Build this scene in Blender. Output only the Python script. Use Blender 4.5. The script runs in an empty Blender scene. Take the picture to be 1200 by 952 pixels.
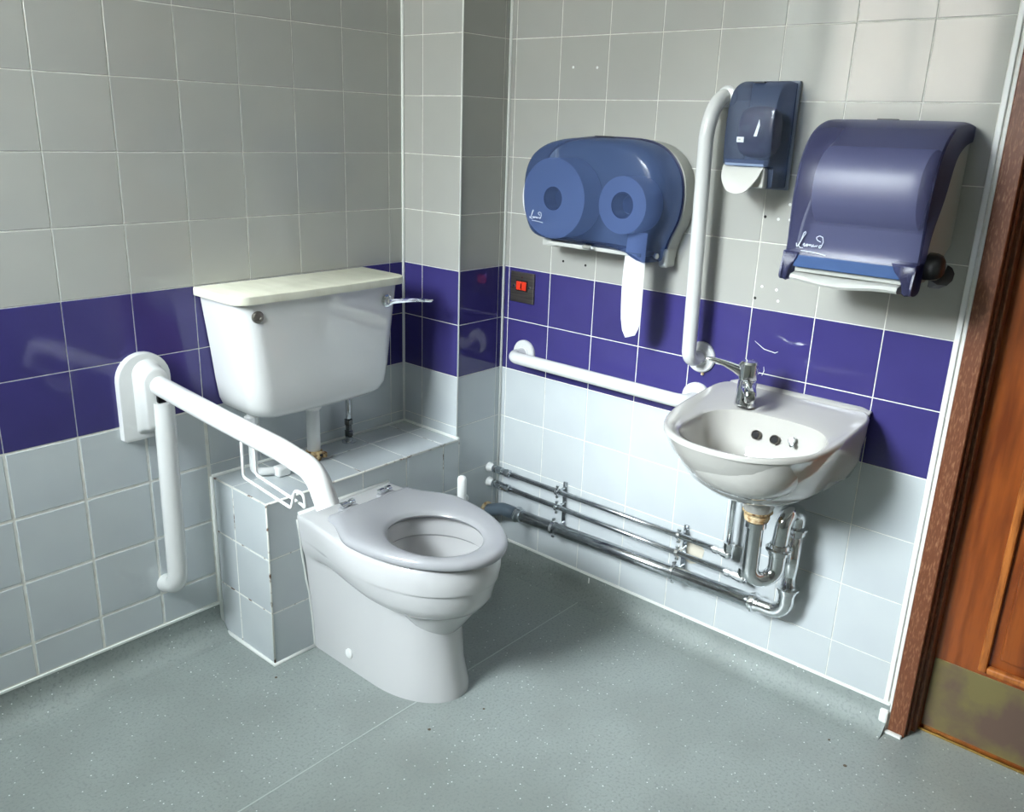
import bpy, bmesh, math, random
from mathutils import Vector, Matrix, Quaternion
random.seed(7)
PI = math.pi
scene = bpy.context.scene
C = scene.collection

# ------------------------------------------------------------------ camera
CAM_R = Vector((0.659, -0.751, 0.0339)); CAM_F = Vector((0.7222, 0.6203, -0.3068))
yaw, pit, rol = 0.8612, -0.3118, 0.0356
CAM_F = Vector((math.sin(yaw)*math.cos(pit), math.cos(yaw)*math.cos(pit), math.sin(pit)))
r0 = Vector((math.cos(yaw), -math.sin(yaw), 0)); u0 = r0.cross(CAM_F)
CAM_R = r0*math.cos(rol) + u0*math.sin(rol); CAM_U = -r0*math.sin(rol) + u0*math.cos(rol)
cam_data = bpy.data.cameras.new('camera')
cam_data.sensor_width = 36.0; cam_data.lens = 1012.3126*36.0/1200.0; cam_data.clip_start = 0.02
cam = bpy.data.objects.new('camera', cam_data); C.objects.link(cam)
M = Matrix((CAM_R, CAM_U, -CAM_F)).transposed().to_4x4(); M.translation = Vector((-1.8888, -1.9013, 1.3184))
cam.matrix_world = M
scene.camera = cam

# ------------------------------------------------------------------ sky, window portal, exposure
world = bpy.data.worlds.new('overcast_sky'); scene.world = world; world.use_nodes = True
wb = world.node_tree.nodes['Background']
wb.inputs['Color'].default_value = (0.90, 0.96, 1.0, 1); wb.inputs['Strength'].default_value = 66.0
portal_d = bpy.data.lights.new('window_portal', 'AREA'); portal_d.shape = 'RECTANGLE'
portal_d.size = 0.95; portal_d.size_y = 0.80; portal_d.cycles.is_portal = True
portal = bpy.data.objects.new('window_portal', portal_d); C.objects.link(portal)
portal.location = (-2.57, -0.44, 1.895); portal.rotation_euler = (0, -PI/2, 0)
sun_d = bpy.data.lights.new('hazy_sun', 'SUN'); sun_d.energy = 20.5; sun_d.angle = math.radians(31); sun_d.color = (0.92, 0.965, 1.0)
sun = bpy.data.objects.new('hazy_sun', sun_d); C.objects.link(sun); sun.location = (-6, 0.6, 5)
sun.rotation_euler = Vector((2.48, -0.70, -1.54)).to_track_quat('-Z', 'Y').to_euler()
vs = scene.view_settings
vs.view_transform = 'Standard'; vs.look = 'None'; vs.gamma = 1.0; vs.use_curve_mapping = False
vs.exposure = 0.0
scene.cycles.use_denoising = True
scene.cycles.max_bounces = 10; scene.cycles.diffuse_bounces = 6; scene.cycles.glossy_bounces = 5
scene.cycles.transparent_max_bounces = 12; scene.cycles.caustics_reflective = False; scene.cycles.caustics_refractive = False
scene.cycles.sample_clamp_indirect = 8.0

# ------------------------------------------------------------------ materials
def lin(c):
    return tuple(((v/255)/12.92 if v/255 <= 0.04045 else ((v/255+0.055)/1.055)**2.4) for v in c)
MATS = {}
def mat(name, rgb, rough=0.5, metal=0.0, coat=0.0, spec=0.5, noise=None, bump=None, rnd=0.0, raw=False):
    m = bpy.data.materials.new(name); m.use_nodes = True; MATS[name] = m
    nt = m.node_tree; p = nt.nodes['Principled BSDF']
    col = (*(rgb if raw else lin(rgb)), 1)
    p.inputs['Base Color'].default_value = col
    p.inputs['Roughness'].default_value = rough; p.inputs['Metallic'].default_value = metal
    p.inputs['Coat Weight'].default_value = coat; p.inputs['Coat Roughness'].default_value = 0.04
    p.inputs['Specular IOR Level'].default_value = spec
    tc = nt.nodes.new('ShaderNodeTexCoord')
    last = None
    if noise:                                    # (scale vec, rgb2, lo, hi, detail)
        sc, rgb2, lo, hi, det = noise
        mp = nt.nodes.new('ShaderNodeMapping'); mp.inputs['Scale'].default_value = sc
        nt.links.new(tc.outputs['Object'], mp.inputs['Vector'])
        nz = nt.nodes.new('ShaderNodeTexNoise'); nz.inputs['Scale'].default_value = 1; nz.inputs['Detail'].default_value = det
        nt.links.new(mp.outputs['Vector'], nz.inputs['Vector'])
        rp = nt.nodes.new('ShaderNodeMapRange'); rp.inputs['From Min'].default_value = lo; rp.inputs['From Max'].default_value = hi
        nt.links.new(nz.outputs['Fac'], rp.inputs['Value'])
        mx = nt.nodes.new('ShaderNodeMix'); mx.data_type = 'RGBA'
        mx.inputs[6].default_value = col; mx.inputs[7].default_value = (*lin(rgb2), 1)
        nt.links.new(rp.outputs['Result'], mx.inputs[0]); last = mx.outputs[2]
    if rnd:
        oi = nt.nodes.new('ShaderNodeObjectInfo')
        mr = nt.nodes.new('ShaderNodeMapRange'); mr.inputs['To Min'].default_value = 1-rnd; mr.inputs['To Max'].default_value = 1+rnd
        nt.links.new(oi.outputs['Random'], mr.inputs['Value'])
        hs = nt.nodes.new('ShaderNodeHueSaturation'); hs.inputs['Color'].default_value = col
        nt.links.new(mr.outputs['Result'], hs.inputs['Value'])
        if last: nt.links.new(last, hs.inputs['Color'])
        last = hs.outputs['Color']
    if last: nt.links.new(last, p.inputs['Base Color'])
    if bump:
        bs, bd = bump
        mp2 = nt.nodes.new('ShaderNodeMapping'); mp2.inputs['Scale'].default_value = bs if isinstance(bs, tuple) else (bs, bs, bs)
        nt.links.new(tc.outputs['Object'], mp2.inputs['Vector'])
        n2 = nt.nodes.new('ShaderNodeTexNoise'); n2.inputs['Scale'].default_value = 1; n2.inputs['Detail'].default_value = 2
        nt.links.new(mp2.outputs['Vector'], n2.inputs['Vector'])
        b = nt.nodes.new('ShaderNodeBump'); b.inputs['Strength'].default_value = bd; b.inputs['Distance'].default_value = 0.001
        nt.links.new(n2.outputs['Fac'], b.inputs['Height']); nt.links.new(b.outputs['Normal'], p.inputs['Normal'])
    return m
def see_through(name, rgb, tint, fac, rough=0.2):
    m = mat(name, rgb, rough); nt = m.node_tree; p = nt.nodes['Principled BSDF']
    out = nt.nodes['Material Output']
    tr = nt.nodes.new('ShaderNodeBsdfTransparent'); tr.inputs['Color'].default_value = (*lin(tint), 1)
    mx = nt.nodes.new('ShaderNodeMixShader'); mx.inputs['Fac'].default_value = fac
    nt.links.new(p.outputs['BSDF'], mx.inputs[1]); nt.links.new(tr.outputs['BSDF'], mx.inputs[2])
    nt.links.new(mx.outputs['Shader'], out.inputs['Surface'])
    return m

mat('tile_grey', (174, 174, 168), 0.10, rnd=0.025, noise=((5, 5, 5), (170, 170, 165), 0.35, 0.7, 3), bump=(7, 0.03))
mat('tile_pale', (192, 198, 200), 0.10, rnd=0.02, noise=((5, 5, 5), (185, 191, 195), 0.35, 0.7, 3), bump=(7, 0.03))
mat('tile_purple', (61, 56, 114), 0.08, rnd=0.05, noise=((6, 6, 6), (57, 52, 108), 0.35, 0.7, 3), bump=(7, 0.03))
mat('grout', (226, 226, 220), 0.8, noise=((40, 40, 40), (205, 203, 192), 0.45, 0.75, 4))
mat('grout_stained', (226, 226, 218), 0.8, noise=((38, 38, 38), (96, 62, 40), 0.56, 0.66, 4))
mat('sealant', (232, 234, 230), 0.5)
mat('paint_white', (232, 232, 226), 0.7)
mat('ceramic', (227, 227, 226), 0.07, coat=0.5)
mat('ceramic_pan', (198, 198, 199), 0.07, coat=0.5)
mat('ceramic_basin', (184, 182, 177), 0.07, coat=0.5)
mat('seat_plastic', (168, 169, 173), 0.16)
mat('lid_plastic', (222, 221, 204), 0.35, noise=((30, 8, 8), (206, 204, 186), 0.4, 0.75, 5))
mat('white_enamel', (214, 215, 214), 0.22, coat=0.2)
mat('white_plastic', (236, 237, 236), 0.35)
mat('chrome', (232, 234, 236), 0.09, metal=1.0)
mat('chrome_dull', (206, 210, 214), 0.20, metal=1.0, noise=((60, 60, 60), (170, 173, 175), 0.45, 0.8, 4))
mat('steel_brushed', (150, 144, 136), 0.38, metal=1.0, noise=((8, 8, 300), (120, 114, 106), 0.3, 0.7, 3))
mat('dark_metal', (44, 45, 46), 0.3, metal=1.0)
mat('limescale', (214, 198, 164), 0.85, noise=((70, 70, 70), (150, 112, 66), 0.42, 0.68, 5), bump=(120, 0.8))
mat('corroded_brass', (196, 172, 128), 0.8, noise=((80, 80, 80), (92, 56, 24), 0.44, 0.62, 5), bump=(140, 1.0))
mat('fill_tan', (206, 200, 184), 0.9)
mat('black_hole', (14, 14, 16), 0.8)
mat('black_plastic', (12, 12, 14), 0.35)
mat('smoke_plastic', (120, 130, 146), 0.3)
mat('pale_blue_plastic', (126, 142, 172), 0.3)
mat('blue_grey_plastic', (80, 92, 102), 0.3)
mat('chrome_dark', (96, 98, 98), 0.2, metal=1.0)
mat('dirt', (92, 80, 66), 0.9)
mat('red_rocker', (226, 58, 34), 0.3)
mat('red_dark', (92, 14, 10), 0.4)
mat('grey_plastic', (176, 178, 172), 0.4)
mat('pale_grey_plastic', (198, 199, 194), 0.35)
mat('tissue', (226, 227, 231), 0.9)
mat('core_card', (52, 62, 92), 0.8)
mat('print_white', (222, 228, 238), 0.6)
mat('paddle_grey', (200, 200, 194), 0.4)
mat('soap_pouch', (92, 66, 108), 0.5, noise=((20, 20, 30), (120, 110, 130), 0.5, 0.7, 2))
mat('blue_strip', (52, 82, 132), 0.35)
mat('cove_vinyl', (176, 184, 182), 0.42)
mat('wood_frame', (104, 58, 34), 0.42, noise=((320, 320, 70), (150, 106, 76), 0.50, 0.75, 6), bump=((160, 160, 20), 0.5))
mat('wood_door', (138, 70, 24), 0.30, noise=((6, 44, 5), (104, 46, 12), 0.40, 0.66, 5))
mat('wood_moulding', (172, 102, 46), 0.32, noise=((20, 60, 10), (120, 62, 24), 0.45, 0.7, 4))
mat('kick_plate', (136, 124, 82), 0.40, metal=0.6, noise=((14, 9, 9), (118, 96, 84), 0.40, 0.58, 8), bump=(60, 0.4))
mat('brass_strip', (210, 168, 92), 0.25, metal=1.0)
mat('outside_render', (122, 112, 104), 0.9)
mat('paint_grey', (176, 178, 174), 0.7)
mat('window_paint', (230, 230, 228), 0.5)
see_through('window_glass', (235, 240, 240), (250, 252, 252), 0.92, 0.02)
see_through('cover_blue', (80, 100, 144), (160, 174, 206), 0.64, 0.16)
see_through('cover_navy', (84, 86, 124), (172, 174, 198), 0.60, 0.28)
see_through('cover_smoke', (92, 104, 130), (176, 184, 204), 0.62, 0.12)

def vinyl():
    m = mat('vinyl', (140, 148, 147), 0.34, bump=(700, 0.35)); nt = m.node_tree; p = nt.nodes['Principled BSDF']
    tc = nt.nodes.new('ShaderNodeTexCoord')
    def noise(scale, det):
        n = nt.nodes.new('ShaderNodeTexNoise'); n.inputs['Scale'].default_value = scale; n.inputs['Detail'].default_value = det
        nt.links.new(tc.outputs['Object'], n.inputs['Vector']); return n
    def ramp(src, lo, hi):
        r = nt.nodes.new('ShaderNodeMapRange'); r.inputs['From Min'].default_value = lo; r.inputs['From Max'].default_value = hi
        nt.links.new(src, r.inputs['Value']); return r.outputs['Result']
    def mix(f, a, b):
        x = nt.nodes.new('ShaderNodeMix'); x.data_type = 'RGBA'
        nt.links.new(f, x.inputs[0])
        if isinstance(a, tuple): x.inputs[6].default_value = (*lin(a), 1)
        else: nt.links.new(a, x.inputs[6])
        x.inputs[7].default_value = (*lin(b), 1); return x.outputs[2]
    big = mix(ramp(noise(3.2, 5).outputs['Fac'], 0.42, 0.72), (146, 154, 151), (130, 136, 133))
    mid = mix(ramp(noise(160, 3).outputs['Fac'], 0.5, 0.8), big, (118, 126, 126))
    vo = nt.nodes.new('ShaderNodeTexVoronoi'); vo.inputs['Scale'].default_value = 95
    nt.links.new(tc.outputs['Object'], vo.inputs['Vector'])
    sep = nt.nodes.new('ShaderNodeSeparateColor'); nt.links.new(vo.outputs['Color'], sep.inputs['Color'])
    near = ramp(vo.outputs['Distance'], 0.17, 0.11)
    some = ramp(sep.outputs[0], 0.80, 0.82)
    mu = nt.nodes.new('ShaderNodeMath'); mu.operation = 'MULTIPLY'
    nt.links.new(near, mu.inputs[0]); nt.links.new(some, mu.inputs[1])
    fleck = mix(mu.outputs[0], mid, (226, 232, 232))
    nt.links.new(fleck, p.inputs['Base Color'])
vinyl()
MATS['vinyl_cove'] = MATS['vinyl'].copy(); MATS['vinyl_cove'].name = 'vinyl_cove'
MATS['vinyl_cove'].node_tree.nodes['Principled BSDF'].inputs['Roughness'].default_value = 0.62

# ------------------------------------------------------------------ helpers
def tag(o, label=None, cat=None, group=None, kind=None):
    if label: o['label'] = label
    if cat: o['category'] = cat
    if group: o['group'] = group
    if kind: o['kind'] = kind
    return o
def thing(name, loc, label, cat, group=None):
    o = bpy.data.objects.new(name, None); o.empty_display_size = 0.05
    C.objects.link(o); o.location = loc
    return tag(o, label, cat, group)
def worig(o):
    v = Vector((0, 0, 0))
    while o is not None: v += o.location; o = o.parent
    return v
def obj(name, data, m, parent=None, smooth=False, auto=None):
    """data = (verts, faces) in world coordinates"""
    verts, faces = data
    o0 = worig(parent) if parent is not None else Vector((0, 0, 0))
    me = bpy.data.meshes.new(name)
    me.from_pydata([tuple(Vector(v)-o0) for v in verts], [], faces)
    bm = bmesh.new(); bm.from_mesh(me); bmesh.ops.recalc_face_normals(bm, faces=bm.faces)
    if auto is not None:
        for e in bm.edges:
            e.smooth = not (len(e.link_faces) == 2 and e.calc_face_angle(0) > auto)
    bm.to_mesh(me); bm.free()
    if smooth or auto is not None:
        for p in me.polygons: p.use_smooth = True
    if isinstance(m, str): me.materials.append(MATS[m])
    ob = bpy.data.objects.new(name, me); C.objects.link(ob)
    if parent is not None: ob.parent = parent
    return ob
def join(*ds):
    V, F = [], []
    for v, f in ds:
        n = len(V); V += [tuple(p) for p in v]; F += [tuple(i+n for i in q) for q in f]
    return V, F
def box(x0, x1, y0, y1, z0, z1, bev=0.0, seg=2):
    x0, x1 = min(x0, x1), max(x0, x1); y0, y1 = min(y0, y1), max(y0, y1); z0, z1 = min(z0, z1), max(z0, z1)
    bm = bmesh.new()
    v = [bm.verts.new((x, y, z)) for x in (x0, x1) for y in (y0, y1) for z in (z0, z1)]
    for q in ((0, 1, 3, 2), (4, 6, 7, 5), (0, 4, 5, 1), (2, 3, 7, 6), (0, 2, 6, 4), (1, 5, 7, 3)): bm.faces.new([v[i] for i in q])
    if bev > 0: bmesh.ops.bevel(bm, geom=list(bm.edges), offset=bev, segments=seg, profile=0.5, affect='EDGES', clamp_overlap=True)
    bm.verts.index_update()
    d = ([tuple(p.co) for p in bm.verts], [tuple(p.index for p in f.verts) for f in bm.faces]); bm.free()
    return d
def loft(rings, cap0=True, cap1=True, closed=True):
    n = len(rings[0]); V = [tuple(p) for r in rings for p in r]; F = []
    for a in range(len(rings)-1):
        for i in range(n if closed else n-1):
            j = (i+1) % n; F.append((a*n+i, a*n+j, (a+1)*n+j, (a+1)*n+i))
    if cap0: F.append(tuple(range(n)))
    if cap1: F.append(tuple((len(rings)-1)*n+i for i in range(n)))
    return V, F
def fillet(pts, rad, seg=8):
    pts = [Vector(p) for p in pts]; out = [pts[0]]
    for i in range(1, len(pts)-1):
        a, b, c = pts[i-1], pts[i], pts[i+1]
        r = rad[i-1] if isinstance(rad, (list, tuple)) else rad
        d1 = (a-b).normalized(); d2 = (c-b).normalized(); ang = d1.angle(d2)
        if r <= 0 or ang > 3.1: out.append(b); continue
        t = min(r/math.tan(ang/2), (a-b).length*0.499, (c-b).length*0.499)
        rr = t*math.tan(ang/2); bis = (d1+d2).normalized(); cen = b+bis*(rr/math.sin(ang/2))
        s = b+d1*t-cen; e = b+d2*t-cen
        tot = s.angle(e); ax = s.cross(e).normalized()
        for k in range(seg+1): out.append(cen + Quaternion(ax, tot*k/seg) @ s)
    out.append(pts[-1]); return out
def tube(pts, r, n=20, caps=True):
    pts = [Vector(p) for p in pts]
    pts = [p for i, p in enumerate(pts) if i == 0 or (p-pts[i-1]).length > 1e-6]
    rr = r if isinstance(r, (list, tuple)) else [r]*len(pts)
    T = []
    for i in range(len(pts)):
        a = pts[max(i-1, 0)]; b = pts[min(i+1, len(pts)-1)]
        d1 = (pts[i]-a).normalized() if i > 0 else (b-pts[i]).normalized()
        d2 = (b-pts[i]).normalized() if i < len(pts)-1 else d1
        T.append((d1+d2).normalized())
    up = Vector((0, 0, 1)) if abs(T[0].z) < 0.9 else Vector((1, 0, 0))
    N = (up-T[0]*up.dot(T[0])).normalized(); rings = []
    for i, p in enumerate(pts):
        if i: N = (T[i-1].rotation_difference(T[i]) @ N); N = (N-T[i]*N.dot(T[i])).normalized()
        B = T[i].cross(N)
        rings.append([p + (N*math.cos(2*PI*k/n)+B*math.sin(2*PI*k/n))*rr[i] for k in range(n)])
    return loft(rings, caps, caps)
def lathe(base, axis, prof, n=24):
    """prof = [(distance along axis, radius)]"""
    base = Vector(base); ax = Vector(axis).normalized()
    up = Vector((0, 0, 1)) if abs(ax.z) < 0.9 else Vector((1, 0, 0))
    N = (up-ax*up.dot(ax)).normalized(); B = ax.cross(N)
    return loft([[base+ax*d+(N*math.cos(2*PI*k/n)+B*math.sin(2*PI*k/n))*max(r, 1e-4) for k in range(n)] for d, r in prof])
def ngon(pts, th, plane='yz', at=0.0):
    """outline given in a plane, extruded"""
    def P(a, b, c): return {'yz': (c, a, b), 'xz': (a, c, b), 'xy': (a, b, c)}[plane]
    return loft([[P(a, b, at) for a, b in pts], [P(a, b, at+th) for a, b in pts]])
def subdiv(o, lv=2):
    m = o.modifiers.new('subsurf', 'SUBSURF'); m.levels = lv; m.render_levels = lv
def sgn(v): return 1 if v >= 0 else -1
def spow(v, e): return sgn(v)*abs(v)**e
def spline(keys, x):
    """piecewise monotone interpolation of rows keyed by the first entry"""
    for a, b in zip(keys, keys[1:]):
        if x <= b[0]:
            t = (x-a[0])/(b[0]-a[0]); return [p+(q-p)*t for p, q in zip(a[1:], b[1:])]
    return list(keys[-1][1:])

# ------------------------------------------------------------------ the room shell
P = 0.1525; BAND = 0.935
def struct(name, data, m, parent=None, **k):
    o = obj(name, data, m, parent, **k)
    if parent is None: o['kind'] = 'structure'
    return o
G = 0.0010                                               # how far the grout sits behind the tile faces
floor = struct('floor', box(-2.6, 0.25, -3.7, 0.15, -0.1, 0.0), 'vinyl')
obj('weld_seam', box(-2.45, -0.02, -0.6075, -0.6045, 0.0, 0.0006), 'cove_vinyl', floor)
ceiling = struct('ceiling', box(-2.6, 0.25, -3.7, 0.15, 2.42, 2.5), 'paint_white')
wall_back = struct('wall_back', box(-2.6, 0.25, G, 0.15, 0.0, 2.42), 'grout')
wall_right = struct('wall_right', join(box(G, 0.15, -1.474, G, 0.0, 2.42), box(G, 0.15, -2.46, -1.474, 2.10, 2.42), box(G, 0.15, -3.7, -2.46, 0, 2.42)), 'grout')
wall_corner = struct('wall_corner', box(-0.185+G, G, -0.229+G, G, 0.0, 2.42), 'grout')
wall_ledge = struct('wall_ledge', box(-0.84+G, -0.185+G, -0.24+G, G, 0.0, 0.444-G), 'grout_stained')
wall_front = struct('wall_front', box(-2.6, 0.25, -3.7, -3.60, 0, 2.42), 'paint_grey')
WX = -2.48                                               # inner face of the window wall
WY0, WY1, WZ0, WZ1 = -0.84, -0.04, 1.42, 2.37
wall_left = struct('wall_left', join(box(WX-0.12, WX, -3.7, 0.15, 0, WZ0), box(WX-0.12, WX, -3.7, 0.15, WZ1, 2.42),
                   box(WX-0.12, WX, -3.7, WY0, WZ0, WZ1), box(WX-0.12, WX, WY1, 0.15, WZ0, WZ1)), 'paint_grey')
win = struct('window_1', join(box(WX-0.08, WX-0.03, WY0, WY1, WZ0, WZ0+0.05), box(WX-0.08, WX-0.03, WY0, WY1, WZ1-0.05, WZ1),
              box(WX-0.08, WX-0.03, WY0, WY0+0.05, WZ0+0.05, WZ1-0.05), box(WX-0.08, WX-0.03, WY1-0.05, WY1, WZ0+0.05, WZ1-0.05),
              box(WX-0.08, WX-0.03, -0.455, -0.425, WZ0+0.05, WZ1-0.05), box(WX-0.08, WX-0.03, WY0+0.05, -0.455, 2.04, 2.07), box(WX-0.08, WX-0.03, -0.425, WY1-0.05, 2.04, 2.07)), 'window_paint')
for a, b in ((WY0+0.05, -0.455), (-0.425, WY1-0.05)):
    for c, d in ((WZ0+0.05, 2.04), (2.07, WZ1-0.05)):
        obj('pane', box(WX-0.057, WX-0.053, a, b, c, d), 'window_glass', win)
obj('window_sill', box(WX-0.10, WX+0.02, WY0, WY1, WZ0-0.02, WZ0+0.001, 0.003), 'window_paint', win)
struct('wall_outside', box(-7.2, -6.6, -9, 8, -0.2, 2.9), 'outside_render')

# ------------------------------------------------------------------ tiles
TILE = {}
def tile_mesh(w, h, mname):
    key = (round(w, 4), round(h, 4), mname)
    if key not in TILE:
        t, c = 0.006, 0.0009; a, b = w/2, h/2
        V = [(-a, -b, -t), (a, -b, -t), (a, b, -t), (-a, b, -t), (-a, -b, -c), (a, -b, -c), (a, b, -c), (-a, b, -c),
             (-a+c, -b+c, 0), (a-c, -b+c, 0), (a-c, b-c, 0), (-a+c, b-c, 0)]
        F = [(8, 9, 10, 11)]
        for i in range(4):
            j = (i+1) % 4; F += [(i, j, 4+j, 4+i), (4+i, 4+j, 8+j, 8+i)]
        me = bpy.data.meshes.new('tile'); me.from_pydata(V, [], F); me.materials.append(MATS[mname]); TILE[key] = me
    return TILE[key]
def lay(parent, plane, us, zs, at, colour, gap=0.0022, gapz=None, skip=None):
    """us, zs: grid lines. plane: 'back' (faces -y), 'side' (faces -x) or 'top'"""
    gz = gap if gapz is None else gapz
    for u0_, u1_ in zip(us, us[1:]):
        for z0_, z1_ in zip(zs, zs[1:]):
            w = abs(u1_-u0_)-gap; h = abs(z1_-z0_)-gz; u = (u0_+u1_)/2; z = (z0_+z1_)/2
            if w < 0.006 or (skip and skip(u, z)): continue
            o = bpy.data.objects.new('tile', tile_mesh(w, h, colour(u, z))); C.objects.link(o); o.parent = parent
            j = lambda: random.uniform(-0.0015, 0.0015)
            if plane == 'back': o.location = (u, at, z); o.rotation_euler = (PI/2+j(), j(), 0)
            elif plane == 'side': o.location = (at, u, z); o.rotation_euler = (PI/2+j(), 0, -PI/2+j())
            else: o.location = (u, z, at); o.rotation_euler = (j(), j(), 0)
band = lambda u, z: 'tile_purple' if BAND-2*P < z < BAND else ('tile_grey' if z > BAND else 'tile_pale')
pale = lambda u, z: 'tile_pale'
zs_up = [BAND+k*P for k in range(0, 8)]; zs_all = [0.072]+[BAND+k*P for k in range(-5, 8)]
cols_back = [-0.2373+i*P for i in range(-10, 1)]+[-0.185]
hid = lambda u, z: z < 0.36 and -0.82 < u < -0.18                      # behind the boxed ledge
lay(wall_back, 'back', cols_back, [BAND-2*P+k*P for k in range(0, 9)], 0.0, band, 0.0020)
lay(wall_back, 'back', [-0.2373+i*P for i in range(-10, -3)]+[-0.842], [0.086]+[BAND+k*P for k in range(-5, -1)], 0.0, pale, 0.0066, skip=lambda u, z: u > -0.84)
lay(wall_back, 'back', [-0.842]+cols_back[7:], [0.4475, BAND-3*P, BAND-2*P], 0.0, pale, 0.0024)
cols_right = [-0.229]+[-0.2497-j*P for j in range(0, 8)]+[-1.4575]
lay(wall_right, 'side', cols_right, zs_all, 0.0, band, 0.0022)
lay(wall_corner, 'side', [0.0, -0.079, -0.229], [0.4475, BAND-3*P, BAND-2*P, BAND-P]+zs_up, -0.185, band, 0.0022)
lay(wall_corner, 'back', [-0.185, -0.0215, 0.0], [0.072]+[BAND+k*P for k in range(-5, 8)], -0.229, band, 0.0022, skip=lambda u, z: False)
ldz = [0.0, 0.146, 0.294, 0.444]
lay(wall_ledge, 'side', [0.0, -0.092, -0.24], ldz, -0.84, pale, 0.0040)
lay(wall_ledge, 'back', [-0.84, -0.696, -0.545, -0.392, -0.249, -0.185], ldz, -0.24, pale, 0.0032)
lay(wall_ledge, 'top', [-0.84, -0.696, -0.545, -0.392, -0.249, -0.185], [-0.24, -0.090, 0.0], 0.444, pale, 0.0032)
# sealant beads in the corners
def bead(name, pts, r, parent, m='sealant'): return obj(name, tube(pts, r, 8), m, parent, smooth=True)
bead('sealant_bead', [(-0.187, -0.002, 0.444), (-0.187, -0.002, 2.42)], 0.0045, wall_corner)
bead('sealant_bead', [(-0.002, -0.231, 0.07), (-0.002, -0.231, 2.42)], 0.0042, wall_corner)
bead('sealant_bead', [(-0.84, -0.002, 0.446), (-0.187, -0.002, 0.446), (-0.187, -0.238, 0.446)], 0.0050, wall_ledge)
bead('sealant_bead', [(-0.842, -0.003, 0.02), (-0.842, -0.003, 0.446)], 0.0060, wall_ledge)
bead('sealant_bead', [(-0.842, -0.010, 0.002), (-0.842, -0.242, 0.002), (-0.72, -0.242, 0.002)], 0.0055, wall_ledge)
bead('sealant_bead', [(-0.1865, -0.2305, 0.444), (-0.1865, -0.2305, 2.42)], 0.0022, wall_corner)
bead('stained_bead', [(-0.84, -0.2395, 0.4435), (-0.19, -0.2395, 0.4435)], 0.0030, wall_ledge, 'grout_stained')
bead('stained_bead', [(-0.8395, -0.005, 0.4435), (-0.8395, -0.2395, 0.4435), (-0.8395, -0.2395, 0.003)], 0.0026, wall_ledge, 'grout_stained')
# screw holes and plugs left in the tiles
for y, z, m in ((-0.446, 1.471, 'sealant'), (-0.522, 1.469, 'sealant'), (-0.446, 0.974, 'black_hole'), (-0.522, 0.972, 'black_hole'), (-1.018, 1.145, 'black_hole'),
                (-1.050, 1.142, 'sealant'), (-1.073, 1.176, 'sealant'), (-1.078, 1.143, 'sealant'), (-1.031, 0.987, 'sealant'), (-1.067, 0.984, 'sealant'),
                (-1.074, 0.959, 'sealant'), (-1.017, 0.958, 'black_hole')):
    obj('screw_hole' if m == 'black_hole' else 'wall_plug', lathe((0.002, y, z), (-1, 0, 0), [(0, 0.0034), (0.0026, 0.0034), (0.003, 0.0026)], 12), m, wall_right)

for pts in ([(-1.030, 0.857), (-1.055, 0.842), (-1.083, 0.838), (-1.090, 0.842)], [(-1.060, 0.800), (-1.062, 0.790), (-1.058, 0.778)]):
    obj('dried_drip', tube([(-0.0006, y, z) for y, z in pts], [0.0004]+[0.0010]*(len(pts)-2)+[0.0005], 6), 'sealant', wall_right)
for x, y, r in ((-0.868, -0.285, .0035), (-0.13, -1.39, .003), (-0.19, -1.45, .0045), (-0.60, -0.74, .003), (-0.74, -0.70, .004)):
    obj('dirt_speck', lathe((x, y, 0.0), (0, 0, 1), [(0, r), (.0006, r*.9), (.001, r*.3)], 7), 'dirt', floor)
# coved vinyl skirting
def cove(name, run, n, h):
    prof = [(0.0, h), (0.003, h), (0.004, 0.052)]+[(0.004+0.052*(1-math.cos(a)), 0.052-0.0515*math.sin(a)) for a in (PI/20*k for k in range(1, 11))]+[(0.07, 0.0002), (0.0, 0.0002)]
    a, b = Vector(run[0]), Vector(run[1]); nv = Vector(n)
    return struct(name, loft([[p+nv*d+Vector((0, 0, z)) for d, z in prof] for p in (a, b)]), 'vinyl_cove', auto=0.6)
cb = cove('baseboard_back', ((-2.48, G, 0), (-0.842, G, 0)), (0, -1, 0), 0.080)
cr = cove('baseboard_right', ((G, -0.231, 0), (G, -1.4735, 0)), (-1, 0, 0), 0.066)
cc = cove('baseboard_corner', ((-0.185, -0.229+G, 0), (0.0, -0.229+G, 0)), (0, -1, 0), 0.066)
obj('capping_bead', box(-2.48, -0.842, 0.001, -0.004, 0.080, 0.0865, 0.001), 'sealant', cb)
obj('capping_bead', box(0.001, -0.004, -0.231, -1.4735, 0.066, 0.0725, 0.001), 'sealant', cr)
obj('seam_mark', box(-0.004, -0.0005, -0.6075, -0.6035, 0.002, 0.06, 0.0005), 'sealant', cr)

# ------------------------------------------------------------------ door and its frame
trim = struct('trim_1', join(box(-0.004, 0.13, -1.5155, -1.478, 0.0, 2.1, 0.002), box(0.0685, 0.13, -1.5285, -1.5155, 0.0, 2.06), box(-0.004, 0.13, -2.46, -1.478, 2.06, 2.1, 0.002)), 'wood_frame')
obj('door_stop', box(0.036, 0.068, -1.529, -1.5155, 0.0, 2.06, 0.003), 'wood_frame', trim)
obj('door_stop', box(0.012, 0.030, -1.520, -1.5155, 0.0, 2.06, 0.002), 'wood_frame', trim)
obj('edge_trim', box(-0.004, 0.02, -1.4685, -1.4585, 0.075, 2.1, 0.002), 'white_plastic', trim)
obj('caulk_line', box(-0.001, 0.02, -1.4775, -1.4725, 0.0, 2.1, 0.001), 'sealant', trim)
obj('caulk_patch', join(box(-0.012, 0.0, -1.475, -1.455, 0.0, 0.055, 0.004), box(-0.016, -0.004, -1.512, -1.46, 0.0, 0.006, 0.002)), 'sealant', trim)
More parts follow.
